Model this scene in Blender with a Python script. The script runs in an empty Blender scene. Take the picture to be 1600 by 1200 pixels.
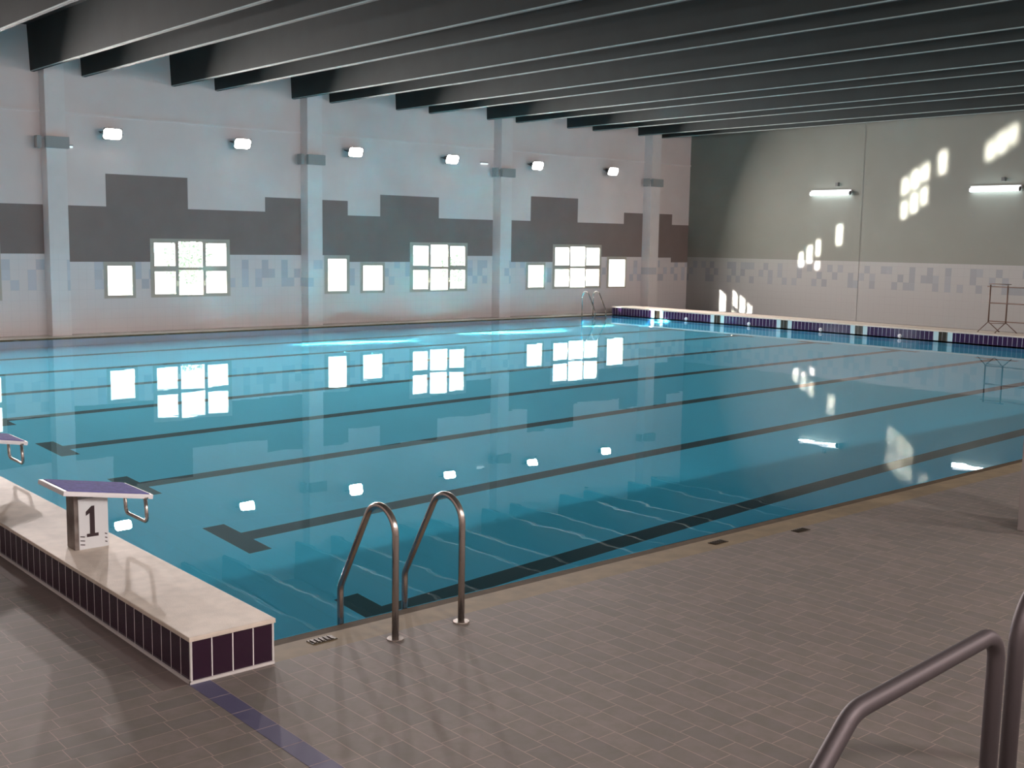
import bpy, bmesh, math, random
from mathutils import Vector, Matrix
random.seed(7)
sc = bpy.context.scene
C = sc.collection
R = math.radians

# ------------------------------------------------------------------ camera
CAM = Vector((-3.0916, -5.9723, 2.4091))
yaw, pit, rol = R(48.9716), R(-7.1254), R(0.9019)
d = Vector((math.cos(yaw)*math.cos(pit), math.sin(yaw)*math.cos(pit), math.sin(pit)))
r0 = d.cross(Vector((0, 0, 1))).normalized(); u0 = r0.cross(d)
r_ = r0*math.cos(rol) + u0*math.sin(rol); u_ = -r0*math.sin(rol) + u0*math.cos(rol)
cd = bpy.data.cameras.new('camera'); cam = bpy.data.objects.new('camera', cd); C.objects.link(cam)
m = Matrix((r_, u_, -d)).transposed().to_4x4(); m.translation = CAM
cam.matrix_world = m
cd.sensor_width = 36; cd.lens = 1776.63/1600*36; cd.clip_end = 500; cd.clip_start = 0.05
sc.camera = cam

# ------------------------------------------------------------------ world, sun, exposure
sc.view_settings.view_transform = 'Standard'; sc.view_settings.look = 'None'
sc.view_settings.exposure = 0.0; sc.view_settings.gamma = 1; sc.view_settings.use_curve_mapping = False
w = bpy.data.worlds.new('sky'); sc.world = w; w.use_nodes = True
bg = w.node_tree.nodes['Background']; bg.inputs[0].default_value = (0.86, 0.95, 1.0, 1); bg.inputs[1].default_value = 5.0
SUN = Vector((1, -0.46, -0.293)).normalized()          # direction the sunlight travels
sl = bpy.data.lights.new('sun', 'SUN'); sl.energy = 15; sl.angle = R(0.6); sl.color = (1.0, 0.97, 0.88)
so = bpy.data.objects.new('sun', sl); C.objects.link(so); so.rotation_euler = SUN.to_track_quat('-Z', 'Y').to_euler()
so.location = (-20, 40, 20)
cy = sc.cycles
cy.use_denoising = True; cy.use_light_tree = False; cy.max_bounces = 10; cy.diffuse_bounces = 5; cy.glossy_bounces = 5
cy.transmission_bounces = 6; cy.transparent_max_bounces = 8; cy.sample_clamp_indirect = 0.0
cy.caustics_reflective = True; cy.caustics_refractive = True; cy.blur_glossy = 0.3
FLOOD_W = 380.0      # watts of each floodlight on the window wall
FLOOD_B = 225.0      # and of each unseen one added behind the camera to light the near deck
GLINT = 26.0
CAUSTIC_OBJS = []

# ------------------------------------------------------------------ dimensions
L, W = 25.0, 21.16            # pool
ZW = -0.02                    # water level
YW = 22.09                    # window wall
XF = 29.93                    # far wall
XL, YB = -8.0, -8.2           # walls beside and behind the camera
ZC = 7.25                     # underside of roof slab
H, HS = 0.238, 0.027          # platform tile height, coping slab
GUT = 0.38

# ------------------------------------------------------------------ materials
def mat(name, col, rough=0.6, metal=0.0, var=0.0, vscale=3.0, bump=0.0, bscale=40, spec=0.5, col2=None):
    M = bpy.data.materials.new(name); M.use_nodes = True
    nt = M.node_tree; b = nt.nodes['Principled BSDF']
    b.inputs['Roughness'].default_value = rough; b.inputs['Metallic'].default_value = metal
    b.inputs['Specular IOR Level'].default_value = spec
    b.inputs['Base Color'].default_value = (*col, 1)
    if var > 0 or col2:
        n = nt.nodes.new('ShaderNodeTexNoise'); n.inputs['Scale'].default_value = vscale; n.inputs['Detail'].default_value = 5
        g = nt.nodes.new('ShaderNodeNewGeometry'); nt.links.new(g.outputs['Position'], n.inputs['Vector'])
        mx = nt.nodes.new('ShaderNodeMix'); mx.data_type = 'RGBA'
        c2 = col2 or tuple(c*(1-var) for c in col)
        mx.inputs[6].default_value = (*col, 1); mx.inputs[7].default_value = (*c2, 1)
        rp = nt.nodes.new('ShaderNodeMapRange'); rp.inputs[1].default_value = 0.35; rp.inputs[2].default_value = 0.65
        nt.links.new(n.outputs[0], rp.inputs[0]); nt.links.new(rp.outputs[0], mx.inputs[0])
        nt.links.new(mx.outputs[2], b.inputs['Base Color'])
    if bump > 0:
        n2 = nt.nodes.new('ShaderNodeTexNoise'); n2.inputs['Scale'].default_value = bscale
        g2 = nt.nodes.new('ShaderNodeNewGeometry'); nt.links.new(g2.outputs['Position'], n2.inputs['Vector'])
        bp = nt.nodes.new('ShaderNodeBump'); bp.inputs['Strength'].default_value = bump; bp.inputs['Distance'].default_value = 0.005
        nt.links.new(n2.outputs[0], bp.inputs['Height']); nt.links.new(bp.outputs[0], b.inputs['Normal'])
    return M

class NT:
    """small helper for math node chains"""
    def __init__(s, M): s.t = M.node_tree; s.b = s.t.nodes['Principled BSDF']
    def n(s, ty): return s.t.nodes.new(ty)
    def l(s, a, b): s.t.links.new(a, b)
    def math(s, op, a, b=None, c=None):
        q = s.n('ShaderNodeMath'); q.operation = op
        for i, v in enumerate((a, b, c)):
            if v is None: continue
            if isinstance(v, (int, float)): q.inputs[i].default_value = v
            else: s.l(v, q.inputs[i])
        return q.outputs[0]
    def pos(s):
        g = s.n('ShaderNodeNewGeometry'); x = s.n('ShaderNodeSeparateXYZ'); s.l(g.outputs['Position'], x.inputs[0]); return g, x.outputs
    def mix(s, f, a, b):
        q = s.n('ShaderNodeMix'); q.data_type = 'RGBA'
        s.l(f, q.inputs[0]) if not isinstance(f, (int, float)) else None
        for i, v in ((6, a), (7, b)):
            if isinstance(v, tuple): q.inputs[i].default_value = (*v, 1)
            else: s.l(v, q.inputs[i])
        return q.outputs[2]
    def comb(s, x, y, z=0.0):
        q = s.n('ShaderNodeCombineXYZ')
        for i, v in enumerate((x, y, z)):
            if isinstance(v, (int, float)): q.inputs[i].default_value = v
            else: s.l(v, q.inputs[i])
        return q.outputs[0]
    def white(s, vec):
        q = s.n('ShaderNodeTexWhiteNoise'); q.noise_dimensions = '3D'; s.l(vec, q.inputs['Vector']); return q.outputs['Value']

def wall_tile(name, axis, base, blue, rough=0.35):
    """white wall tiles up to 1.95 m with a band of scattered grey-blue tiles"""
    M = mat(name, base, rough); T = NT(M); g, p = T.pos()
    u = p[axis]; z = p[2]
    cw, ch = 0.20, 0.245
    iu = T.math('FLOOR', T.math('DIVIDE', u, cw)); iz = T.math('FLOOR', T.math('DIVIDE', T.math('SUBTRACT', z, 1.08), ch))
    # one random tile in each block of three, moved from row to row
    blk = T.math('FLOOR', T.math('DIVIDE', iu, 3)); inb = T.math('FLOORED_MODULO', iu, 3)
    rnd = T.white(T.comb(blk, iz, 3.0)); pick = T.math('FLOOR', T.math('MULTIPLY', rnd, 2.99))
    hit = T.math('COMPARE', inb, pick, 0.1)
    rnd2 = T.white(T.comb(iu, iz, 9.0)); extra = T.math('GREATER_THAN', rnd2, 0.93)
    hit = T.math('MAXIMUM', hit, extra)
    band = T.math('MULTIPLY', T.math('GREATER_THAN', z, 1.08), T.math('LESS_THAN', z, 1.815))
    f = T.math('MULTIPLY', hit, band)
    tone = T.white(T.comb(iu, iz, 5.0))
    bl = T.mix(tone, blue, tuple(c*0.86 for c in blue))
    c = T.mix(f, base, bl)
    # thin grout
    gu = T.math('LESS_THAN', T.math('FLOORED_MODULO', u, cw), 0.006); gz = T.math('LESS_THAN', T.math('FLOORED_MODULO', T.math('SUBTRACT', z, 1.08), ch), 0.006)
    c = T.mix(T.math('MULTIPLY', T.math('MAXIMUM', gu, gz), 0.35), c, tuple(v*0.7 for v in base))
    T.l(c, T.b.inputs['Base Color'])
    return M

def grouted(name, axis, col, grout=(0.62, 0.60, 0.58), pitch=0.125, off=0.0, gw=0.007, rough=0.12, z_lines=None):
    M = mat(name, col, rough, spec=0.6); T = NT(M); g, p = T.pos()
    f = T.math('LESS_THAN', T.math('FLOORED_MODULO', T.math('SUBTRACT', p[axis], off-gw/2), pitch), gw)
    if z_lines:
        zz, zo = z_lines
        f = T.math('MAXIMUM', f, T.math('LESS_THAN', T.math('FLOORED_MODULO', T.math('SUBTRACT', p[2], zo-gw/2), zz), gw))
    c = T.mix(f, col, grout)
    T.l(c, T.b.inputs['Base Color'])
    T.l(T.math('MULTIPLY_ADD', f, 0.5, rough), T.b.inputs['Roughness'])
    return M

def deck_material():
    """porcelain 25 x 12.5 cm tiles; rows turn by 90 degrees at the dark dividing strip"""
    M = mat('deck_tile', (0.3, 0.25, 0.22), 0.62, spec=0.3); T = NT(M); g, p = T.pos()
    x, y = p[0], p[1]
    def rows(across, along, o1, o2):
        a = T.math('DIVIDE', T.math('SUBTRACT', across, o1), 0.125); ia = T.math('FLOOR', a)
        sh = T.math('MULTIPLY', T.white(T.comb(ia, 1.0, 2.0)), 0.25)
        b = T.math('DIVIDE', T.math('SUBTRACT', T.math('ADD', along, sh), o2), 0.25); ib = T.math('FLOOR', b)
        fa = T.math('LESS_THAN', T.math('FRACT', a), 0.036); fb = T.math('LESS_THAN', T.math('FRACT', b), 0.017)
        return T.math('MAXIMUM', fa, fb), T.white(T.comb(ia, ib, 4.0))
    g1, v1 = rows(x, y, -0.395, 0.0)
    g2, v2 = rows(y, x, -0.38, 0.0)
    side = T.math('GREATER_THAN', x, -0.455)
    q = T.n('ShaderNodeMix'); T.l(side, q.inputs[0]); T.l(g2, q.inputs[2]); T.l(g1, q.inputs[3])
    q2 = T.n('ShaderNodeMix'); T.l(side, q2.inputs[0]); T.l(v2, q2.inputs[2]); T.l(v1, q2.inputs[3])
    n = T.n('ShaderNodeTexNoise'); n.inputs['Scale'].default_value = 9; n.inputs['Detail'].default_value = 6; n.inputs['Roughness'].default_value = 0.65
    T.l(g.outputs['Position'], n.inputs['Vector'])
    n3 = T.n('ShaderNodeTexNoise'); n3.inputs['Scale'].default_value = 0.9; n3.inputs['Detail'].default_value = 3
    T.l(g.outputs['Position'], n3.inputs['Vector'])
    ca = T.mix(q2.outputs[0], DECK_A, DECK_B)
    rp = T.n('ShaderNodeMapRange'); rp.inputs[1].default_value = 0.38; rp.inputs[2].default_value = 0.62; T.l(n.outputs[0], rp.inputs[0])
    cb = T.mix(T.math('MULTIPLY', rp.outputs[0], 0.45), ca, DECK_C)
    rp2 = T.n('ShaderNodeMapRange'); rp2.inputs[1].default_value = 0.4; rp2.inputs[2].default_value = 0.65; T.l(n3.outputs[0], rp2.inputs[0])
    cb = T.mix(T.math('MULTIPLY', rp2.outputs[0], 0.18), cb, tuple(c*0.6 for c in DECK_A))
    cc = T.mix(T.math('MULTIPLY', q.outputs[0], 0.8), cb, DECK_G)
    T.l(cc, T.b.inputs['Base Color'])
    bp = T.n('ShaderNodeBump'); bp.inputs['Strength'].default_value = 0.25; bp.inputs['Distance'].default_value = 0.003
    T.l(T.math('SUBTRACT', n.outputs[0], q.outputs[0]), bp.inputs['Height']); T.l(bp.outputs[0], T.b.inputs['Normal'])
    return M
DECK_A, DECK_B, DECK_C, DECK_G = (0.215, 0.182, 0.168), (0.172, 0.155, 0.146), (0.138, 0.13, 0.098), (0.38, 0.285, 0.25)

def emit(name, col, s):
    M = bpy.data.materials.new(name); M.use_nodes = True; nt = M.node_tree
    nt.nodes.remove(nt.nodes['Principled BSDF']); e = nt.nodes.new('ShaderNodeEmission')
    e.inputs[0].default_value = (*col, 1); e.inputs[1].default_value = s
    nt.links.new(e.outputs[0], nt.nodes['Material Output'].inputs[0]); return M

def glass_pane():
    M = bpy.data.materials.new('window_glass'); M.use_nodes = True; nt = M.node_tree
    nt.nodes.remove(nt.nodes['Principled BSDF'])
    t = nt.nodes.new('ShaderNodeBsdfTransparent'); t.inputs[0].default_value = (0.93, 0.96, 0.95, 1)
    g = nt.nodes.new('ShaderNodeBsdfGlossy'); g.inputs['Roughness'].default_value = 0.02
    f = nt.nodes.new('ShaderNodeFresnel'); f.inputs[0].default_value = 1.45
    mx = nt.nodes.new('ShaderNodeMixShader')
    nt.links.new(f.outputs[0], mx.inputs[0]); nt.links.new(t.outputs[0], mx.inputs[1]); nt.links.new(g.outputs[0], mx.inputs[2])
    nt.links.new(mx.outputs[0], nt.nodes['Material Output'].inputs[0]); return M

def water_mat():
    M = bpy.data.materials.new('pool_water'); M.use_nodes = True; nt = M.node_tree
    nt.nodes.remove(nt.nodes['Principled BSDF'])
    t = nt.nodes.new('ShaderNodeBsdfRefraction'); t.inputs[0].default_value = (*WATER_TINT, 1)
    t.inputs['Roughness'].default_value = 0.0; t.inputs['IOR'].default_value = 1.33
    g = nt.nodes.new('ShaderNodeBsdfGlossy'); g.inputs['Roughness'].default_value = 0.0
    f = nt.nodes.new('ShaderNodeFresnel'); f.inputs[0].default_value = 1.33
    gp = nt.nodes.new('ShaderNodeNewGeometry'); no = nt.nodes.new('ShaderNodeTexNoise'); no.inputs['Scale'].default_value = 2.2; no.inputs['Detail'].default_value = 1.5
    nt.links.new(gp.outputs['Position'], no.inputs['Vector'])
    bu = nt.nodes.new('ShaderNodeBump'); bu.inputs['Strength'].default_value = 1.0; bu.inputs['Distance'].default_value = 0.0006
    nt.links.new(no.outputs[0], bu.inputs['Height']); nt.links.new(bu.outputs[0], g.inputs['Normal'])
    mx = nt.nodes.new('ShaderNodeMixShader')
    # seen from below, the refraction lobe itself deals with total reflection, so only a small mirror share is needed there
    ge = nt.nodes.new('ShaderNodeNewGeometry'); mf = nt.nodes.new('ShaderNodeMix'); mf.inputs[3].default_value = 0.04
    nt.links.new(ge.outputs['Backfacing'], mf.inputs[0]); nt.links.new(f.outputs[0], mf.inputs[2])
    nt.links.new(mf.outputs[0], mx.inputs[0]); nt.links.new(t.outputs[0], mx.inputs[1]); nt.links.new(g.outputs[0], mx.inputs[2])
    nt.links.new(mx.outputs[0], nt.nodes['Material Output'].inputs[0]); return M
WATER_TINT = (0.60, 0.97, 1.0)

M = {}
M['paint'] = mat('wall_paint', (0.82, 0.71, 0.68), 0.75, var=0.05, vscale=1.2)
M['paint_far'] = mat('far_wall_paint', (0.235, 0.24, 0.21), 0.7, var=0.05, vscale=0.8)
M['brown'] = mat('brown_paint', (0.265, 0.20, 0.183), 0.7, var=0.06, vscale=2)
M['tile_w'] = wall_tile('window_wall_tiles', 0, (0.76, 0.69, 0.68), (0.64, 0.625, 0.665))
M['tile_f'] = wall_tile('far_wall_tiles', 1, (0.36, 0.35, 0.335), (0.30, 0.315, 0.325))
M['col'] = mat('column_paint', (0.84, 0.755, 0.73), 0.6, var=0.04)
M['col_tile'] = wall_tile('column_tiles', 0, (0.82, 0.75, 0.735), (0.70, 0.69, 0.72))
M['slab'] = mat('roof_concrete', (0.035, 0.038, 0.037), 0.85, var=0.15, vscale=1.5)
M['rib'] = mat('rib_concrete', (0.020, 0.027, 0.026), 0.8, var=0.2, vscale=1.5)
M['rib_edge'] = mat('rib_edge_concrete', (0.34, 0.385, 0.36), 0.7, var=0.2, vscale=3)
M['deck'] = deck_material()
M['blue_strip'] = grouted('slate_blue_tile', 1, (0.085, 0.08, 0.15), grout=(0.3, 0.24, 0.25), pitch=0.25, off=-0.38, rough=0.6)
M['plum_y'] = grouted('plum_tile_long', 1, (0.030, 0.012, 0.030), off=-0.38)
M['plum_x'] = grouted('plum_tile_end', 0, (0.022, 0.005, 0.018), off=-0.5)
M['plum_far'] = grouted('violet_tile_far', 1, (0.030, 0.012, 0.055), off=0.0, grout=(0.42, 0.40, 0.48), gw=0.010, z_lines=(0.245, -0.008), rough=0.08)
M['mark_light'] = grouted('pale_blue_tile', 1, (0.45, 0.62, 0.66), off=0.0, rough=0.1)
M['mark_dark'] = grouted('black_tile', 1, (0.035, 0.028, 0.02), off=0.0, grout=(0.3, 0.3, 0.28), rough=0.1)
M['grout'] = mat('white_grout', (0.55, 0.52, 0.50), 0.7)
M['coping'] = mat('cream_stone', (0.66, 0.57, 0.48), 0.55, var=0.14, vscale=9, bump=0.3, bscale=120)
M['gutter'] = mat('sand_gutter_tile', (0.22, 0.165, 0.095), 0.65, var=0.25, vscale=6)
M['gutter_in'] = mat('gutter_edge', (0.085, 0.058, 0.032), 0.8, var=0.3, vscale=9, spec=0.1)
M['fardeck'] = mat('pale_deck_edge', (0.62, 0.58, 0.52), 0.25, var=0.1)
M['pool'] = grouted('aqua_pool_tile', 0, (0.15, 0.67, 0.95), grout=(0.17, 0.65, 0.88), pitch=0.25, gw=0.008, rough=0.4)
M['lane'] = mat('dark_lane_tile', (0.035, 0.045, 0.065), 0.5)
M['steel'] = mat('polished_steel', (0.50, 0.44, 0.40), 0.22, metal=0.9)
M['dull_steel'] = mat('brushed_steel', (0.12, 0.10, 0.105), 0.55, metal=0.7)
M['rust'] = mat('dark_bronze_tube', (0.13, 0.075, 0.055), 0.5, metal=0.3)
M['white'] = mat('white_plastic', (0.78, 0.75, 0.76), 0.35)
M['ped'] = mat('white_gelcoat', (0.62, 0.63, 0.64), 0.4)
M['ped_dark'] = mat('grey_brown_steel', (0.16, 0.12, 0.11), 0.3, metal=0.6, col2=(0.3, 0.27, 0.25), vscale=9)
M['pad'] = mat('blue_grip_pad', (0.10, 0.09, 0.42), 0.85, var=0.3, vscale=30, bump=0.6, bscale=200)
M['black'] = mat('black_vinyl', (0.03, 0.015, 0.018), 0.4)
M['frame'] = mat('taupe_window_frame', (0.52, 0.46, 0.39), 0.5)
M['glass'] = glass_pane()
M['knob'] = mat('cream_latch', (0.8, 0.76, 0.6), 0.4)
M['box'] = mat('grey_cabinet', (0.36, 0.36, 0.35), 0.6)
M['housing'] = mat('dark_lamp_housing', (0.10, 0.10, 0.10), 0.5)
M['drain'] = mat('dark_drain_metal', (0.06, 0.045, 0.03), 0.4, metal=0.5)
M['water'] = water_mat()
M['lens'] = emit('flood_lens', (1.0, 0.93, 0.90), 40.0)
M['tube'] = emit('fluorescent_tube', (0.82, 0.97, 1.0), 9.0)
M['smalllamp'] = emit('small_lamp', (0.8, 0.95, 1.0), 1.1)
M['leaf'] = mat('leaf', (0.42, 0.52, 0.40), 0.7, var=0.4, vscale=4)
M['bark'] = mat('bark', (0.50, 0.50, 0.46), 0.9)
M['ground'] = mat('pale_ground', (0.50, 0.50, 0.44), 0.95, var=0.1, vscale=0.3)

# ------------------------------------------------------------------ mesh helpers
def box(bm, x0, x1, y0, y1, z0, z1, mi=0, rot=None, bevel=0.0):
    vs = [bm.verts.new((x, y, z)) for x in (x0, x1) for y in (y0, y1) for z in (z0, z1)]
    fs = []
    for f in ((0, 1, 3, 2), (4, 6, 7, 5), (0, 4, 5, 1), (2, 3, 7, 6), (0, 2, 6, 4), (1, 5, 7, 3)):
        q = bm.faces.new([vs[i] for i in f]); q.material_index = mi; fs.append(q)
    if rot is not None:
        bmesh.ops.transform(bm, matrix=rot, verts=vs)
    if bevel > 0:
        es = list({e for f in fs for e in f.edges})
        bmesh.ops.bevel(bm, geom=es, offset=bevel, segments=2, affect='EDGES', profile=0.7)
    return vs

def quad(bm, pts, mi=0):
    f = bm.faces.new([bm.verts.new(p) for p in pts]); f.material_index = mi; return f

def fillet(pts, rad, n=8):
    """round the inner corners of a polyline; rad: one number or one per inner corner"""
    P = [Vector(p) for p in pts]; out = [P[0]]
    for i in range(1, len(P)-1):
        r = rad[i-1] if isinstance(rad, (list, tuple)) else rad
        a = (P[i-1]-P[i]); b = (P[i+1]-P[i]); la, lb = a.length, b.length; a.normalize(); b.normalize()
        th = a.angle(b)
        if th > math.pi-0.02 or r <= 0: out.append(P[i]); continue
        t = min(r/math.tan(th/2), la*0.49 if i > 1 else la*0.98, lb*0.49 if i < len(P)-2 else lb*0.98); rr = t*math.tan(th/2)
        c = P[i] + (a+b).normalized()*(rr/math.sin(th/2))
        s, e = P[i]+a*t - c, P[i]+b*t - c
        ang = s.angle(e); ax = s.cross(e).normalized()
        for k in range(n+1):
            out.append(c + Matrix.Rotation(ang*k/n, 3, ax) @ s)
    out.append(P[-1]); return out

def tube(bm, pts, rad, seg=12, mi=0, caps=True):
    P = [Vector(p) for p in pts]; Q = [P[0]]
    for p in P[1:]:
        if (p-Q[-1]).length > 1e-5: Q.append(p)
    P = Q; rings = []; up = None
    for i, p in enumerate(P):
        t = ((P[min(i+1, len(P)-1)]-p).normalized() + (p-P[max(i-1, 0)]).normalized()).normalized()
        if up is None:
            up = t.orthogonal().normalized()
        else:
            up = (up - t*up.dot(t)).normalized()
        s = t.cross(up)
        rr = rad[i] if isinstance(rad, (list, tuple)) else rad
        rings.append([bm.verts.new(p + (up*math.cos(a)+s*math.sin(a))*rr) for a in [2*math.pi*k/seg for k in range(seg)]])
    for A, B in zip(rings, rings[1:]):
        for k in range(seg):
            f = bm.faces.new((A[k], A[(k+1) % seg], B[(k+1) % seg], B[k])); f.smooth = True; f.material_index = mi
    if caps:
        bm.faces.new(rings[0][::-1]).material_index = mi; bm.faces.new(rings[-1]).material_index = mi

def disc(bm, c, n, r, h, seg=20, mi=0):
    c = Vector(c); n = Vector(n).normalized(); tube(bm, [c, c+n*h], r, seg, mi)

def obj(name, bm, mats, parent=None, fixn=True):
    if fixn: bmesh.ops.recalc_face_normals(bm, faces=bm.faces)
    me = bpy.data.meshes.new(name); bm.to_mesh(me); bm.free()
    for q in (mats if isinstance(mats, (list, tuple)) else [mats]): me.materials.append(q)
    o = bpy.data.objects.new(name, me); C.objects.link(o)
    if parent is not None: o.parent = parent
    return o

def tag(o, label, cat, group=None, kind=None):
    o['label'] = label; o['category'] = cat
    if group: o['group'] = group
    if kind: o['kind'] = kind
    return o
def struct(o, label, cat='wall'):
    o['kind'] = 'structure'; o['label'] = label; o['category'] = cat; return o
def thing(name, label, cat, loc=(0, 0, 0), rz=0, group=None):
    o = bpy.data.objects.new(name, None); C.objects.link(o); o.location = loc; o.rotation_euler = (0, 0, rz)
    o.empty_display_size = 0.2
    return tag(o, label, cat, group)
def copy_tree(o, parent=None):
    c = o.copy(); C.objects.link(c)
    if parent is not None: c.parent = parent
    for ch in o.children: copy_tree(ch, c)
    return c
BM = bmesh.new

# ------------------------------------------------------------------ windows data
COLX = [-7.59, -0.59, 6.41, 13.43, 20.41, 27.41]; COLW, COLD = 0.46, 0.38
def grid_panes(x):
    P = []
    for (a, b, e) in ((0, 0.565, 0), (0.655, 1.325, 0.035), (1.41, 2.0, 0)):
        P.append((x+a, x+b, 0.935-e, 1.515+e)); P.append((x+a, x+b, 1.65-e, 2.245+e))
    return P
WIN = [  # (kind, outer x0, x1, z0, z1, panes, label)
 ('grid', 3.20, 5.40, 0.85, 2.35, grid_panes(3.30), 'six-pane window left of the leftmost column, seen mirrored at the photo edge'),
 ('small', 7.83, 8.64, 0.85, 1.76, [(7.92, 8.55, 0.925, 1.66)], 'small single-pane window, nearest the left end, right of the first column'),
 ('grid', 9.04, 11.25, 0.85, 2.35, grid_panes(9.14), 'largest-looking six-pane window, leftmost of the three in view'),
 ('tall', 14.18, 15.02, 0.85, 1.95, [(14.29, 14.91, 0.925, 1.845)], 'tall narrow single-pane window just right of the second column'),
 ('small', 15.39, 16.25, 0.85, 1.75, [(15.48, 16.16, 0.925, 1.655)], 'small single-pane window between the tall one and the middle six-pane window'),
 ('grid', 17.17, 19.38, 0.85, 2.35, grid_panes(17.28), 'middle six-pane window of the long wall'),
 ('small', 21.85, 22.71, 0.85, 1.75, [(21.94, 22.62, 0.925, 1.655)], 'small single-pane window just right of the third column'),
 ('grid', 23.04, 25.35, 0.85, 2.35, [(23.14, 23.80, .935, 1.515), (23.14, 23.80, 1.65, 2.245), (23.85, 24.55, .90, 1.55), (23.85, 24.55, 1.615, 2.28), (24.60, 25.25, .935, 1.515), (24.60, 25.25, 1.65, 2.245)], 'farthest six-pane window, above the far pool ladder'),
 ('tall', 25.64, 26.62, 0.85, 1.95, [(25.73, 26.55, 0.90, 1.85)], 'tall single-pane window nearest the far end of the hall'),
]
BROWN = [  # x0, x1, z0, z1
 (-0.13, 6.41, 1.95, 3.12), (1.1, 3.3, 3.12, 3.9), (-0.13, 0.9, 3.12, 3.5),
 (6.87, 9.04, 1.76, 3.12), (9.04, 13.43, 1.95, 3.12), (7.94, 10.09, 3.12, 3.92), (12.32, 13.43, 3.12, 3.51),
 (13.89, 14.97, 1.95, 3.50), (14.97, 17.17, 1.76, 3.09), (17.17, 20.41, 1.95, 3.09), (16.09, 18.25, 3.09, 3.72),
 (20.87, 23.04, 1.76, 3.10), (23.04, 27.41, 1.94, 3.10), (22.02, 24.17, 3.10, 3.90), (26.44, 27.41, 3.10, 3.49),
 (27.87, 29.00, 1.92, 3.50), (29.00, 29.93, 1.75, 3.12)]

# ------------------------------------------------------------------ window wall
TW = 0.075
xs = sorted({XL, XF+0.2} | {v for w_ in WIN for v in w_[1:3]} | {v for b in BROWN for v in b[:2]})
zs = sorted({-0.3, 1.95, ZC+0.3} | {v for w_ in WIN for v in w_[3:5]} | {v for b in BROWN for v in b[2:]})
bm = BM()
def inside(x, z, b): return b[0] < x < b[1] and b[2] < z < b[3]
holes = [(w_[1], w_[2], w_[3], w_[4]) for w_ in WIN]
for i in range(len(xs)-1):
    for j in range(len(zs)-1):
        xc, zc = (xs[i]+xs[i+1])/2, (zs[j]+zs[j+1])/2
        if any(inside(xc, zc, h) for h in holes): continue
        mi = 1 if any(inside(xc, zc, b) for b in BROWN) else (2 if zc < 1.95 else 0)
        quad(bm, [(xs[i], YW, zs[j]), (xs[i+1], YW, zs[j]), (xs[i+1], YW, zs[j+1]), (xs[i], YW, zs[j+1])], mi)
        quad(bm, [(xs[i], YW+TW, zs[j]), (xs[i], YW+TW, zs[j+1]), (xs[i+1], YW+TW, zs[j+1]), (xs[i+1], YW+TW, zs[j])], 0)
for h in holes:
    a, b, c, e = h
    quad(bm, [(a, YW, c), (a, YW, e), (a, YW+TW, e), (a, YW+TW, c)]); quad(bm, [(b, YW, c), (b, YW+TW, c), (b, YW+TW, e), (b, YW, e)])
    quad(bm, [(a, YW, c), (a, YW+TW, c), (b, YW+TW, c), (b, YW, c)]); quad(bm, [(a, YW, e), (b, YW, e), (b, YW+TW, e), (a, YW+TW, e)])
wall = struct(obj('wall_windows', bm, [M['paint'], M['brown'], M['tile_w']], fixn=False), 'long pale wall with windows, stepped brown paint and a band of scattered blue-grey tiles')
# slim ledge
bm = BM(); box(bm, XL, XF, YW-0.025, YW-0.001, 5.28, 5.33); obj('ledge', bm, M['col'], wall)
# columns as pilasters of that wall
cols = []
for cx in COLX:
    bm = BM(); box(bm, cx, cx+COLW, YW-COLD, YW-0.001, 1.951, ZC, 0); box(bm, cx, cx+COLW, YW-COLD, YW-0.001, 0.0, 1.951, 1)
    p = obj('trim_%d' % (10+len(cols)), bm, [M['col'], M['col_tile']]); cols.append(p)
    struct(p, 'square pilaster on the window wall, %s' % ('beyond the left photo edge, behind the platform corner', 'beyond the left photo edge, nearest the frame', 'leftmost in view', 'second from the left in view', 'third from the left in view', 'nearest the far corner')[len(cols)-1], 'column')

names_n = 0
for kind, x0, x1, z0, z1, panes, lab in WIN:
    names_n += 1
    root = bpy.data.objects.new('window_%d' % names_n, None); C.objects.link(root); root.location = ((x0+x1)/2, YW, z0)
    struct(root, lab, 'window')
    ox, oy, oz = root.location
    # frame = outer rectangle minus panes
    fx = sorted({x0, x1} | {v for p in panes for v in p[:2]}); fz = sorted({z0, z1} | {v for p in panes for v in p[2:]})
    bm = BM()
    for i in range(len(fx)-1):
        for j in range(len(fz)-1):
            xc, zc = (fx[i]+fx[i+1])/2, (fz[j]+fz[j+1])/2
            if any(inside(xc, zc, p) for p in panes): continue
            box(bm, fx[i]-ox, fx[i+1]-ox, -0.012, 0.035, fz[j]-oz, fz[j+1]-oz)
    for p in panes:   # sash rims
        t = 0.015
        for (a, b, c, e) in ((p[0]-t, p[0], p[2]-t, p[3]+t), (p[1], p[1]+t, p[2]-t, p[3]+t), (p[0], p[1], p[2]-t, p[2]), (p[0], p[1], p[3], p[3]+t)):
            box(bm, a-ox, b-ox, -0.025, -0.012, c-oz, e-oz)
    fr = obj('window_frame', bm, M['frame'], root)
    bm = BM()
    for p in panes: quad(bm, [(p[0]-ox, 0.015, p[2]-oz), (p[1]-ox, 0.015, p[2]-oz), (p[1]-ox, 0.015, p[3]-oz), (p[0]-ox, 0.015, p[3]-oz)])
    obj('pane', bm, M['glass'], root, fixn=False)
    if kind == 'grid':
        for k in (0, 1):
            lx = (panes[0][1]+panes[2][0])/2 if k == 0 else (panes[2][1]+panes[4][0])/2
            bm = BM(); box(bm, lx-ox-0.02, lx-ox+0.02, -0.05, -0.02, 1.13-oz, 1.27-oz, bevel=0.008); box(bm, lx-ox-0.01, lx-ox+0.01, -0.075, -0.04, 1.15-oz, 1.19-oz)
            obj('latch', bm, M['knob'], fr)

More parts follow.
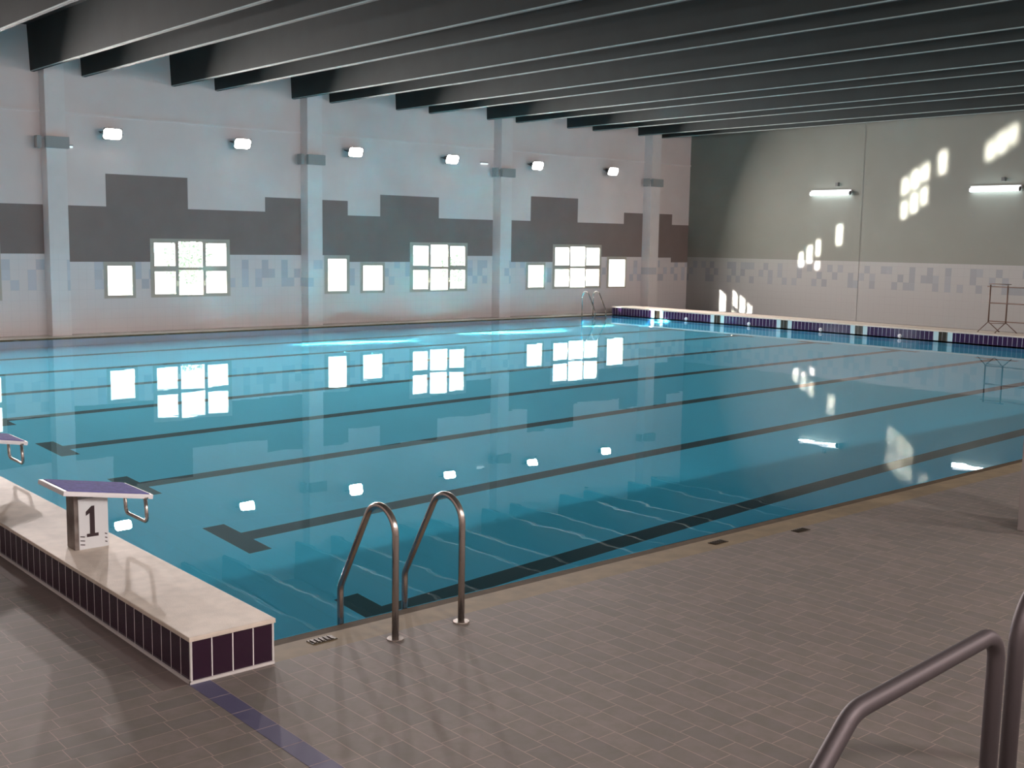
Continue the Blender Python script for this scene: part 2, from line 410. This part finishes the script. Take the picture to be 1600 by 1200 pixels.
# ------------------------------------------------------------------ far wall and the walls around the camera
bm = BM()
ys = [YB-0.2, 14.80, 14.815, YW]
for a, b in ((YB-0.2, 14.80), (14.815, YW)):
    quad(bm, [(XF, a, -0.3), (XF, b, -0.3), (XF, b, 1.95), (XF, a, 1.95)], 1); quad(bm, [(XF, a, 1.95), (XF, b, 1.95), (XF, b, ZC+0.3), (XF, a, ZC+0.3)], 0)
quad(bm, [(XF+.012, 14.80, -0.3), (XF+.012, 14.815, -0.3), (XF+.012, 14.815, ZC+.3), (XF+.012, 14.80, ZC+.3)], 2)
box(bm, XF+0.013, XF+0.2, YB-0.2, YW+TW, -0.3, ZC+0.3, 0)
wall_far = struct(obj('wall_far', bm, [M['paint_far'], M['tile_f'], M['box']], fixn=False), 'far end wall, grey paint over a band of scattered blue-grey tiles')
bm = BM(); box(bm, XL-0.2, XL, YB-0.2, YW+TW, -0.3, ZC+0.3)
struct(obj('wall_left', bm, M['paint']), 'pale wall behind the starting platform')
bm = BM(); box(bm, XL-0.2, XF+0.2, YB-0.2, YB, -0.3, ZC+0.3)
struct(obj('wall_back', bm, M['paint']), 'pale wall behind the camera')

# ------------------------------------------------------------------ ceiling with double-tee ribs
bm = BM(); box(bm, XL-0.2, XF+0.2, YB-0.2, YW+0.2, ZC, ZC+0.25)
ceil = struct(obj('ceiling', bm, M['slab']), 'dark precast roof slab with deep thin ribs across the hall', 'ceiling')
pairs = [27.05-3.47*k for k in range(11)]
ribs = []
for px in pairs:
    for q in (0.0, 1.2):
        x = px+q
        if x < XL+0.1: continue
        bm = BM(); zb = 6.19
        y0, y1 = YB, YW
        sec = [(x, zb+0.02), (x+0.015, zb), (x+0.085, zb), (x+0.10, zb+0.02), (x+0.15, ZC+0.01), (x-0.05, ZC+0.01)]
        A = [bm.verts.new((a, y0, b)) for a, b in sec]; B = [bm.verts.new((a, y1, b)) for a, b in sec]
        n = len(sec)
        for i in range(n):
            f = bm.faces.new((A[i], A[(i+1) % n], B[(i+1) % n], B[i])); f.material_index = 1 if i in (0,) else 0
        bm.faces.new(A[::-1]); bm.faces.new(B)
        ribs.append(obj('rib', bm, [M['rib'], M['rib_edge']], ceil))

# ------------------------------------------------------------------ floor with the pool opening
bm = BM()
PX0, PX1 = 0.0, L
# deck around (top at z=0), gutter channel is its own strip
for (a, b, c, e) in ((XL, PX0-0.5, YB, YW), (PX0-0.5, PX0, YB, -GUT), (PX0, PX1, YB, -GUT), (PX1, XF, YB, YW)):
    box(bm, a, b, c, e, -0.25, 0.0, 0)
floor = struct(obj('floor', bm, M['deck']), 'beige-brown tiled pool deck in staggered rows', 'floor')
bm = BM(); box(bm, PX0-0.5, PX1, W, YW, -0.25, 0.0)
struct(obj('floor_window_side', bm, M['fardeck']), 'narrow pale walkway under the window wall', 'floor')
# dark dividing strip set flush in the deck
bm = BM(); box(bm, -0.515, -0.395, YB, -GUT, -0.01, 0.0012)
struct(obj('trim_1', bm, M['blue_strip']), 'line of slate-blue tiles running from the platform corner', 'tile strip')
bm = BM(); box(bm, -0.655, -0.514, -GUT, YW, -0.01, 0.001)  # strip of darker brown tiles along the platform foot
struct(obj('trim_4', bm, grouted('darker_foot_tile', 1, (0.15, 0.115, 0.105), grout=(0.26, 0.2, 0.18), pitch=0.25, off=-0.38, rough=0.6)), 'row of darker tiles along the foot of the starting platform', 'tile strip')
# gutter: sand coloured sloping edge
bm = BM()
quad(bm, [(0, -GUT, 0.0), (L, -GUT, 0.0), (L, -0.13, -0.006), (0, -0.13, -0.006)], 0)
quad(bm, [(0, -0.13, -0.006), (L, -0.13, -0.006), (L, 0.0, ZW-0.003), (0, 0.0, ZW-0.003)], 1)
quad(bm, [(0, 0.0, ZW-0.003), (L, 0, ZW-0.003), (L, 0, ZW-0.20), (0, 0, ZW-0.20)], 1)
struct(obj('trim_2', bm, [M['gutter'], M['gutter_in']], fixn=False), 'sand-coloured overflow edge along the near side of the pool', 'pool edge')
bm = BM(); box(bm, 0, L, W-0.002, W+0.03, -0.20, 0.004)
struct(obj('trim_3', bm, M['gutter']), 'sand-coloured edge along the window side of the pool', 'pool edge')

# pool basin
def zf(x): return ZW-1.9968+0.0315*x
bm = BM()
yc = [1.625+2.495*k for k in range(8)]
fy = sorted({0.0, W} | {v for c in yc for v in (c-0.5, c-0.13, c+0.13, c+0.5)})
fxs = [0.0, 1.97, 2.21, L-2.21, L-1.97, L]
for i in range(len(fxs)-1):
    for j in range(len(fy)-1):
        xc, yy = (fxs[i]+fxs[i+1])/2, (fy[j]+fy[j+1])/2
        dark = any((abs(yy-c) < 0.13 and 1.97 < xc < L-1.97) or (abs(yy-c) < 0.5 and (1.97 < xc < 2.21 or L-2.21 < xc < L-1.97)) for c in yc)
        a, b, c_, e = fxs[i], fxs[i+1], fy[j], fy[j+1]
        quad(bm, [(a, c_, zf(a)), (b, c_, zf(b)), (b, e, zf(b)), (a, e, zf(a))], 1 if dark else 0)
quad(bm, [(0, 0, zf(0)), (0, W, zf(0)), (0, W, -0.01), (0, 0, -0.01)]); quad(bm, [(L, 0, zf(L)), (L, 0, -0.26), (L, W, -0.26), (L, W, zf(L))])
quad(bm, [(0, 0, zf(0)), (0, 0, -0.2), (L, 0, -0.2), (L, 0, zf(L))]); quad(bm, [(0, W, zf(0)), (L, W, zf(L)), (L, W, -0.2), (0, W, -0.2)])
basin = struct(obj('pool_basin', bm, [M['pool'], M['lane']], fixn=False), 'aqua tiled pool basin with eight dark lane lines ending in T bars', 'pool')
bm = BM(); quad(bm, [(0, 0, ZW), (L, 0, ZW), (L, W, ZW), (0, W, ZW)])
for f in bm.faces: f.smooth = True
water = obj('water', bm, M['water'], fixn=False)
tag(water, 'calm blue-green pool water mirroring windows and lamps', 'water', kind='stuff')
CAUSTIC_OBJS.append(water)

# ------------------------------------------------------------------ starting platform (near) and far platform
pf = thing('starting_platform', 'low tiled starting platform with cream stone top, beside the deck on the left', 'platform', (-0.25, -GUT, 0)); O = Vector((-0.25, -GUT, 0))
bm = BM()
x0, x1, y0, y1 = -0.5, 0.0, -GUT, YW-COLD-0.02
quad(bm, [(x0, y0, 0), (x0, y1, 0), (x0, y1, H), (x0, y0, H)], 0)
quad(bm, [(x1, y0, -0.25), (x1, y0, H), (x1, y1, H), (x1, y1, -0.25)], 0)
quad(bm, [(x0, y0, 0), (x0, y0, H), (x1, y0, H), (x1, y0, 0)], 1); quad(bm, [(x0, y1, 0), (x1, y1, 0), (x1, y1, H), (x0, y1, H)], 0)
quad(bm, [(x0, y0, H), (x0, y1, H), (x1, y1, H), (x1, y0, H)], 2)
bmesh.ops.translate(bm, verts=bm.verts, vec=-O)
obj('tiled_base', bm, [M['plum_y'], M['plum_x'], M['grout']], pf, fixn=False)
bm = BM(); box(bm, x0-0.012, x1+0.012, y0-0.012, y1, H, H+HS, bevel=0.006); bmesh.ops.translate(bm, verts=bm.verts, vec=-O)
obj('coping_slab', bm, M['coping'], pf)
bm = BM()
for a, b in ((x0-0.004, y0-0.004), (x1-0.008, y0-0.004)): box(bm, a, a+0.012, b, b+0.012, 0.0, H)
box(bm, x0-0.012, x0+0.001, y0-0.012, y1, 0, 0.016); box(bm, x0-0.012, x1+0.001, y0-0.014, y0+0.001, 0, 0.016)
bmesh.ops.translate(bm, verts=bm.verts, vec=-O); obj('corner_trim', bm, M['grout'], pf)

fp = thing('turning_platform', 'far tiled pool end wall with cream coping and striped lane targets', 'platform', (L+0.5, W/2, 0)); O = Vector((L+0.5, W/2, 0))
FW = 1.0
marks = [1.60+2.5*k for k in range(8)]
bm = BM(); br = {-GUT, W+0.0}
for c in marks: br |= {c-0.265, c-0.125, c+0.125, c+0.265}
br = sorted(br)
for a, b in zip(br, br[1:]):
    yy = (a+b)/2; mi = 0
    for c in marks:
        if abs(yy-c) < 0.125: mi = 2
        elif abs(yy-c) < 0.265: mi = 1
    quad(bm, [(L, a, -0.26), (L, b, -0.26), (L, b, H), (L, a, H)], mi)
quad(bm, [(L, -GUT, 0), (L, -GUT, H), (L+FW, -GUT, H), (L+FW, -GUT, 0)], 0); quad(bm, [(L, W, -0.2), (L+FW, W, -0.2), (L+FW, W, H), (L, W, H)], 0)
quad(bm, [(L+FW, -GUT, 0), (L+FW, W, 0), (L+FW, W, H), (L+FW, -GUT, H)], 0)
bmesh.ops.translate(bm, verts=bm.verts, vec=-O)
obj('tiled_base', bm, [M['plum_far'], M['mark_light'], M['mark_dark']], fp, fixn=False)
bm = BM(); box(bm, L-0.012, L+FW+0.012, -GUT-0.012, W+0.002, H, H+HS+0.01, bevel=0.006); bmesh.ops.translate(bm, verts=bm.verts, vec=-O)
obj('coping_slab', bm, M['coping'], fp)

# lane rope anchors on the far end, inlets under the window side
far_lab = ['rope anchor on the far pool end wall, %s' % s for s in ('leftmost of four', 'second of four from the left', 'third of four from the left', 'rightmost of four')]
for k, yy in enumerate((17.86, 15.38, 12.84, 10.34)):
    bm = BM(); disc(bm, (0, 0, 0), (-1, 0, 0), 0.055, 0.02, 20); disc(bm, (-0.02, 0, 0), (-1, 0, 0), 0.03, 0.03, 16)
    o = obj('rope_anchor', bm, M['white']); o.location = (L-0.001, yy, 0.045)
    tag(o, 'white round ' + far_lab[k], 'rope anchor', 'lane rope anchors on the far pool end')
for k, (xx, lb) in enumerate(((5.40, 'at the left edge of the photo'), (9.02, 'below the leftmost six-pane window'), (12.70, 'left of the second column'), (16.4, 'below the middle small window'), (20.05, 'left of the third column'))):
    bm = BM(); disc(bm, (0, 0, 0), (0, -1, 0), 0.07, 0.015, 20); disc(bm, (0, -0.015, 0), (0, -1, 0), 0.035, 0.02, 16)
    o = obj('water_inlet', bm, M['white']); o.location = (xx, W-0.003, -0.11)
    tag(o, 'small white water inlet in the window-side pool wall, ' + lb, 'water inlet', 'water inlets along the window side')
# drains in the near edge
for k, (xx, yy, lb) in enumerate(((5.02, -0.44, 'farthest of the three, on the deck tiles'), (4.15, -0.25, 'middle one of the three'), (0.42, -0.22, 'between the ladder and the starting platform'))):
    bm = BM(); box(bm, -0.085, 0.085, -0.04, 0.04, -0.005, 0.004, bevel=0.002)
    for j in range(5): box(bm, -0.07+0.03*j, -0.055+0.03*j, -0.03, 0.03, 0.004, 0.008)
    o = obj('drain_grate', bm, M['drain']); o.location = (xx, yy, 0.0 if yy < -0.3 else -0.003)
    tag(o, 'small dark drain grate near the pool edge, ' + lb, 'drain', 'drain grates along the near edge')

# ------------------------------------------------------------------ starting blocks
def starting_block():
    t = thing('starting_block', 'white starting block marked 1 with blue sloped top on the platform', 'starting block', (-0.25, 1.80, H+HS), group='starting blocks')
    z0 = H+HS
    bm = BM()      # pedestal, local frame: x -0.11..0.12, y -0.12..0.12
    box(bm, -0.085, 0.12, -0.12, 0.04, 0, 0.355, 0, bevel=0.006)
    ped = obj('pedestal', bm, M['ped'], t)
    bm = BM(); box(bm, -0.112, -0.083, -0.112, 0.035, 0.0, 0.375, bevel=0.003); obj('back_panel', bm, M['ped_dark'], t)
    for sx in (-1, 1):   # vents: short slanted slots low on the face
        bm = BM()
        for k in range(3):
            cx = -0.062 if sx < 0 else 0.100
            zz = 0.035+0.028*k
            w2 = 0.016 if sx < 0 else 0.008
            quad(bm, [(cx-w2, -0.1215, zz+0.007*0), (cx+w2, -0.1215, zz-0.006), (cx+w2, -0.1215, zz+0.001), (cx-w2, -0.1215, zz+0.007)])
        obj('vent_slots', bm, M['black'], ped)
    # number 1 (slab serif)
    P = [(-0.040, 0.0), (0.040, 0.0), (0.040, 0.022), (0.016, 0.022), (0.016, 0.215), (-0.004, 0.215), (-0.044, 0.178), (-0.044, 0.150), (-0.018, 0.166), (-0.018, 0.022), (-0.040, 0.022)]
    bm = BM(); f = bm.faces.new([bm.verts.new((a+0.008, -0.1205, b+0.085)) for a, b in P])
    r = bmesh.ops.extrude_face_region(bm, geom=[f]); bmesh.ops.translate(bm, verts=[v for v in r['geom'] if isinstance(v, bmesh.types.BMVert)], vec=(0, -0.002, 0))
    num = obj('number', bm, M['black'], ped)
    # sloping top
    a = math.atan2(0.105, 0.62); rot = Matrix.Translation((0.095, 0.03, 0.378)) @ Matrix.Rotation(a, 4, 'Y')
    bm = BM(); box(bm, -0.315, 0.315, -0.25, 0.25, -0.017, 0.017, rot=rot, bevel=0.010); top = obj('top_plate', bm, M['white'], t)
    bm = BM(); box(bm, -0.285, 0.290, -0.235, 0.235, 0.0165, 0.021, rot=rot, bevel=0.002); obj('grip_pad', bm, M['pad'], top)
    # backstroke handle
    hx = 0.385; pts = [(hx-0.03, -0.20, 0.32), (hx-0.02, -0.20, 0.145), (hx-0.02, 0.17, 0.145), (hx-0.03, 0.17, 0.32)]
    bm = BM(); tube(bm, fillet(pts, 0.04, 6), 0.013, 12); obj('handle', bm, M['steel'], t)
    for yy in (-0.20, 0.17):
        bm = BM(); disc(bm, (hx-0.03, yy, 0.33), (0, 0, -1), 0.024, 0.012); obj('handle_flange', bm, M['steel'], t)
    return t, num
blk, num = starting_block()
b2 = copy_tree(blk); b2.location.y += 2.62
b2['label'] = 'second starting block, cut off by the left photo edge, only sloped top and handle seen'
for ch in list(b2.children):
    for g_ in list(ch.children):
        if g_.name.startswith('number'): bpy.data.objects.remove(g_)

# ------------------------------------------------------------------ pool ladders
def ladder(name, label, loc, rz, width=0.51):
    t = thing(name, label, 'pool ladder', loc, rz, 'pool ladders')
    # local frame: +y towards the pool, post foot at y = 0
    for k in (0, 1):
        x = width*k
        top = 1.236
        pts = [(x, 0, 0.0), (x, 0, top), (x, 0.615, 0.18), (x, 0.62, -1.35)]
        P = [Vector(p) for p in pts]
        path = fillet(pts, [0.1727, 0.12], 14)
        bm = BM(); tube(bm, path, 0.0215, 16); rl = obj('rail', bm, M['steel'], t)
        bm = BM(); disc(bm, (x, 0, 0.0), (0, 0, 1), 0.052, 0.008, 24); obj('foot_flange', bm, M['steel'], rl)
    for z in (-0.33, -0.62, -0.91, -1.2):
        bm = BM(); box(bm, 0.0, width, 0.57, 0.66, z, z+0.03, bevel=0.006); obj('tread', bm, M['dull_steel'], t)
    return t
ladder('pool_ladder', 'polished steel pool ladder rails in front, right of the starting platform', (0.77, -0.49, 0), 0)
ladder('pool_ladder', 'small far pool ladder under the farthest six-pane window', (23.67+0.51, W+0.11, 0), math.pi)

# ------------------------------------------------------------------ hand rails at the lower right
t = thing('handrail', 'dull steel handrail in the lower right corner, arm sloping down to the left', 'handrail', (0.29, -4.4, 0), group='handrails at the lower right')
pts = [(-0.01, 0, 0), (0.0, 0, 1.235), (-0.80, 0, 1.19), (-1.18, 0, 0.86), (-1.20, 0, 0)]
bm = BM(); tube(bm, fillet(pts, [0.085, 0.13, 0.12], 12), 0.0265, 20); obj('rail', bm, M['dull_steel'], t)
for fx_ in (-0.01, -1.20): bm = BM(); disc(bm, (fx_, 0, 0), (0, 0, 1), 0.06, 0.008, 24); obj('foot_flange', bm, M['dull_steel'], t)
t = thing('handrail', 'dull steel handrail post cut off by the right photo edge', 'handrail', (0.42, -4.4, 0), group='handrails at the lower right')
pts = [(-0.01, 0, 0), (0.01, 0, 1.36), (0.80, 0, 1.31), (1.18, 0, 0.98), (1.20, 0, 0)]
bm = BM(); tube(bm, fillet(pts, [0.20, 0.13, 0.12], 12), 0.0265, 20); obj('rail', bm, M['dull_steel'], t)
for fx_ in (-0.01, 1.20): bm = BM(); disc(bm, (fx_, 0, 0), (0, 0, 1), 0.06, 0.008, 24); obj('foot_flange', bm, M['dull_steel'], t)

# ------------------------------------------------------------------ pillar at the right edge
bm = BM(); box(bm, 6.53, 6.98, -2.05, -1.60, 0, ZC, bevel=0.01)
tag(obj('pillar', bm, mat('grey_plaster', (0.30, 0.26, 0.25), 0.7, var=0.1)), 'square plastered pillar on the near deck at the right photo edge', 'pillar')

# ------------------------------------------------------------------ metal stand on the far platform
t = thing('metal_stand', 'thin bronze tube stand with cross bars on the far platform at right', 'stand', (25.55, 8.2, H+HS+0.01)); zb = 0.0
ps = [0.0, -0.46, -1.9, -2.36]
for y in ps:
    bm = BM(); tube(bm, [(0.05, y, 0.26), (0.05, y, 1.23)], 0.018, 10); obj('post', bm, M['rust'], t)
    for (dx, dy) in ((-0.17, 0.10), (0.25, -0.10)):
        bm = BM(); tube(bm, [(0.05, y, 0.27), (0.05+dx, y+dy*1.8, 0.012)], 0.011, 8); disc(bm, (0.05+dx, y+dy*1.8, 0.0), (0, 0, 1), 0.022, 0.012, 10); obj('leg', bm, M['rust'], t)
for z, rr in ((1.18, 0.014), (0.76, 0.015), (0.29, 0.015)):
    bm = BM(); tube(bm, [(0.05, 0.08 if z > 1 else 0.0, z), (0.05, ps[-1]-0.05, z)], rr, 8); obj('cross_bar', bm, M['rust'], t)
bm = BM(); tube(bm, [(0.10, 0.06, 1.25), (0.10, -0.52, 1.25)], 0.010, 8); obj('cross_bar', bm, M['rust'], t)
bm = BM(); tube(bm, [(0.05, -0.02, 0.23), (0.05, -0.48, 0.25)], 0.009, 8); obj('cross_bar', bm, M['rust'], t)

# ------------------------------------------------------------------ floodlights
def floodlight(watt, aim):
    t = bpy.data.objects.new('floodlight', None); C.objects.link(t)
    Rm = Matrix.Translation((0, -0.33, 0)) @ Matrix.Rotation(R(aim), 4, 'X')
    # housing: lens face at local -Y side
    bm = BM()
    f0 = [(-0.24, 0, -0.15), (0.24, 0, -0.15), (0.24, 0, 0.15), (-0.24, 0, 0.15)]
    f1 = [(-0.13, 0.14, -0.09), (0.13, 0.14, -0.09), (0.13, 0.14, 0.09), (-0.13, 0.14, 0.09)]
    A = [bm.verts.new(v) for v in f0]; B = [bm.verts.new(v) for v in f1]
    bm.faces.new(A[::-1]); bm.faces.new(B)
    for i in range(4): bm.faces.new((A[i], A[(i+1) % 4], B[(i+1) % 4], B[i]))
    bmesh.ops.bevel(bm, geom=list(bm.edges), offset=0.012, segments=2, affect='EDGES')
    for k in range(5): box(bm, -0.10, 0.10, 0.13, 0.165, -0.08+0.036*k, -0.07+0.036*k)
    bmesh.ops.transform(bm, matrix=Rm, verts=bm.verts); obj('housing', bm, M['housing'], t)
    bm = BM()                                       # rounded glass
    ln = [(sx*0.15+0.075*math.cos(a), sz*0.055+0.075*math.sin(a)) for sx, sz, a0 in ((1, 1, 0), (-1, 1, 90), (-1, -1, 180), (1, -1, 270)) for a in [R(a0+k*15) for k in range(7)]]
    A = [bm.verts.new((a, 0.001, b)) for a, b in ln]; B = [bm.verts.new((a*0.97, -0.014, b*0.95)) for a, b in ln]
    bm.faces.new(B); bm.faces.new(A[::-1])
    for i in range(len(A)): bm.faces.new((A[i], A[(i+1) % len(A)], B[(i+1) % len(A)], B[i]))
    bmesh.ops.transform(bm, matrix=Rm, verts=bm.verts); obj('lens', bm, M['lens'], t)
    bm = BM()
    tube(bm, fillet([(-0.255, -0.33, 0.0), (-0.255, -0.10, 0.06), (0.255, -0.10, 0.06), (0.255, -0.33, 0.0)], 0.03, 4), 0.012, 8)
    tube(bm, [(0, -0.10, 0.06), (0, -0.002, 0.06)], 0.018, 8); box(bm, -0.05, 0.05, -0.012, 0.0, 0.01, 0.11)
    obj('bracket', bm, M['housing'], t)
    ld = bpy.data.lights.new('flood_lamp', 'AREA'); ld.shape = 'RECTANGLE'; ld.size = 0.36; ld.size_y = 0.24
    ld.spread = R(138 if aim > 10 else 160); ld.energy = watt; ld.color = (1.0, 0.89, 0.85)
    lo = bpy.data.objects.new('flood_lamp', ld); C.objects.link(lo); lo.parent = t
    # area light points along local -Z -> make that local -Y of the housing
    lo.matrix_local = Rm @ Matrix.Translation((0, -0.02, 0)) @ Matrix.Rotation(R(-90), 4, 'X')
    try: ld.cycles.is_caustics_light = True
    except Exception: pass
    return t

FL = [(1.02, YW, 0, 'floodlight on the window wall out of view, far left'), (4.55, YW, 0, 'floodlight on the window wall beyond the left photo edge'),
      (8.02, YW, 0, 'lit wall floodlight, leftmost of six in view'), (11.50, YW, 0, 'second lit floodlight from the left, left of the second column'),
      (15.03, YW, 0, 'third lit floodlight from the left, right of the second column'), (18.50, YW, 0, 'lit floodlight left of the third column, fourth from the left'),
      (22.0, YW, 0, 'lit floodlight just right of the third column, fifth from the left'), (25.50, YW, 0, 'farthest lit wall floodlight, left of the fourth column')]
for x, n_ in ((-4.5, 'first from the starting end'), (0.0, 'second from the starting end'), (4.5, 'third from the starting end'), (9.0, 'fourth from the starting end'), (13.5, 'fifth from the starting end'), (18.0, 'sixth from the starting end'), (22.5, 'nearest the far end')):
    FL.append((x, YB, math.pi, 'unseen floodlight on the wall behind the camera, ' + n_))
protos = {}
for (x, y, rz, lab) in FL:
    if rz not in protos: o = protos[rz] = floodlight(*((FLOOD_W, 20) if rz == 0 else (FLOOD_B, 3)))
    else: o = copy_tree(protos[rz])
    o.location = (x, y, 4.86); o.rotation_euler = (0, 0, rz); tag(o, lab, 'floodlight', 'wall floodlights')

# small white lamps
for (x, y, z, w_, lab) in ((20.0, YW, 4.83, 0.26, 'tiny white lamp between the fourth floodlight and the third column box'), (7.10, YW, 4.51, 0.09, 'tiny white lamp right of the first column')):
    bm = BM(); box(bm, -w_/2, w_/2, -0.06, 0, -0.02, 0.02, bevel=0.006); o = obj('small_lamp', bm, M['smalllamp']); o.location = (x, y, z)
    bm = BM(); box(bm, -w_/2-0.01, w_/2+0.01, -0.05, -0.001, 0.021, 0.05); obj('back_box', bm, M['box'], o)
    tag(o, lab, 'lamp')
# grey boxes across the columns
for k, lab in ((2, 'first'), (3, 'second'), (4, 'third'), (5, 'fourth')):
    x = COLX[k]
    t = thing('wall_box', 'pale grey box fixed across the %s column from the left, at lamp height' % lab, 'box', (x+COLW/2, YW-COLD, 4.43), group='grey boxes on the columns')
    bm = BM(); box(bm, -0.27, 0.27, -0.12, -0.002, 0, 0.27, bevel=0.008); obj('cover', bm, M['box'], t)
    bm = BM(); box(bm, -0.44, -0.34, -0.02, 0.20, 0.0, 0.28, bevel=0.006); box(bm, -0.35, -0.225, 0.0, 0.04, 0.20, 0.24); obj('side_unit', bm, M['box'], t)

# fluorescent battens on the far wall
for (y, lab) in ((15.97, 'white fluorescent tube light on the far wall, left one'), (10.37, 'white fluorescent tube light on the far wall, right one near the photo edge')):
    t = thing('tube_light', lab, 'tube light', (XF, y, 4.18), group='tube lights on the far wall')
    bm = BM(); box(bm, -0.06, -0.002, -0.77, 0.77, -0.01, 0.10, bevel=0.006); obj('housing', bm, M['white'], t)
    bm = BM(); tube(bm, [(-0.115, -0.74, -0.02), (-0.115, 0.74, -0.02)], 0.055, 14); obj('tube', bm, M['tube'], t)
    for s in (-1, 1):
        bm = BM(); disc(bm, (-0.115, s*0.74, -0.02), (0, s, 0), 0.062, 0.03, 14); box(bm, -0.13, -0.05, s*0.755-0.015, s*0.755+0.015, -0.05, 0.05)
        obj('end_cap', bm, M['box'], t)
    bm = BM(); box(bm, -0.10, -0.001, -0.28, -0.18, 0.22, 0.33, bevel=0.006); obj('junction_box', bm, M['housing'], t)
    ld = bpy.data.lights.new('tube_glow', 'AREA'); ld.shape = 'RECTANGLE'; ld.size = 1.45; ld.size_y = 0.09; ld.energy = 8; ld.color = (0.85, 0.97, 1.0)
    lo = bpy.data.objects.new('tube_glow', ld); C.objects.link(lo); lo.parent = t; lo.location = (-0.175, 0, -0.04)
    lo.rotation_euler = (Vector((-1, 0, -0.6)).to_track_quat('-Z', 'Y')).to_euler()

# ------------------------------------------------------------------ added lamps in place of sunlight mirrored off the water: one where each
# pane's sunbeam meets the surface, sending it on along the mirrored direction
UPD = Vector((SUN.x, SUN.y, -SUN.z))
for kind, x0, x1, z0, z1, panes, lab in WIN:
    for p in panes:
        pc = Vector(((p[0]+p[1])/2, YW, (p[2]+p[3])/2))
        tt = (pc.z-ZW)/(-SUN.z); hit = pc + SUN*tt
        if hit.x > L-0.3 or hit.x < 0.3 or kind == 'tall' or (x0 < 4 and p[2] < 1.6): continue   # tall panes and the first window's lower panes get no added lamp
        wdt = (p[1]-p[0]); hgt = (p[3]-p[2])
        eff = max(wdt - 0.055*2.17, 0.1)               # the reveal narrows the oblique beam
        ww = eff*0.42*0.92; hh = hgt*0.88
        c = hit + UPD*((hh/2*0.97+0.03)/UPD.z*1.0)
        ld = bpy.data.lights.new('added_sun_glint', 'AREA'); ld.shape = 'RECTANGLE'; ld.size = ww; ld.size_y = hh
        ld.spread = R(1.1); ld.energy = GLINT*ww*hh; ld.color = (1.0, 0.97, 0.88)
        lo = bpy.data.objects.new('added_sun_glint', ld); C.objects.link(lo)
        zax = -UPD; xax = Vector((0, 0, 1)).cross(zax).normalized(); yax = zax.cross(xax)
        mm = Matrix((xax, yax, zax)).transposed().to_4x4(); mm.translation = c; lo.matrix_world = mm

# ------------------------------------------------------------------ outside: ground and trees
bm = BM(); quad(bm, [(-60, YW+0.3, -0.4), (120, YW+0.3, -0.4), (160, 180, -0.4), (-60, 180, -0.4)])
struct(obj('ground', bm, M['ground']), 'pale sunlit ground outside the windows', 'ground')
def tree(x, y, h, n, lab):
    t = thing('tree', lab, 'tree', (x, y, -0.4), group='trees outside the windows')
    bm = BM(); tube(bm, [(0, 0, 0), (0.06, 0, h*0.35), (-0.05, 0.05, h*0.75)], [0.10, 0.07, 0.03], 8)
    for k in range(6):
        a = k*1.1; tube(bm, [(0.02, 0, h*(0.35+0.06*k)), (math.cos(a)*0.7, math.sin(a)*0.7, h*(0.55+0.06*k))], [0.03, 0.012], 6)
    obj('trunk', bm, M['bark'], t)
    bm = BM()
    for k in range(n):
        a, b = random.uniform(0, 6.28), random.uniform(-1, 1); rr = random.uniform(0.3, 1.0)
        c = Vector((math.cos(a)*rr*h*0.30, math.sin(a)*rr*h*0.30, h*(0.68+b*0.30*math.sqrt(max(0, 1-rr*rr*0.8)))))
        s = random.uniform(0.05, 0.11); q = Matrix.Rotation(random.uniform(0, 6.28), 3, 'X') @ Matrix.Rotation(random.uniform(0, 6.28), 3, 'Z')
        vs = [bm.verts.new(c + q @ Vector(v)*s) for v in ((-1, 0, 0), (0, -0.45, 0.1), (1, 0, 0), (0, 0.45, 0.1))]
        bm.faces.new(vs)
    obj('foliage', bm, M['leaf'], t, fixn=False)
tree(15.2, 33.0, 2.9, 700, 'thin leafy tree outside the leftmost six-pane window')
tree(28.6, 34.5, 2.3, 500, 'small bushy tree outside the middle six-pane window')

# ------------------------------------------------------------------ light through the water surface
for o in CAUSTIC_OBJS:
    o.cycles.is_caustics_caster = True
basin.cycles.is_caustics_receiver = True
so.data.cycles.is_caustics_light = True
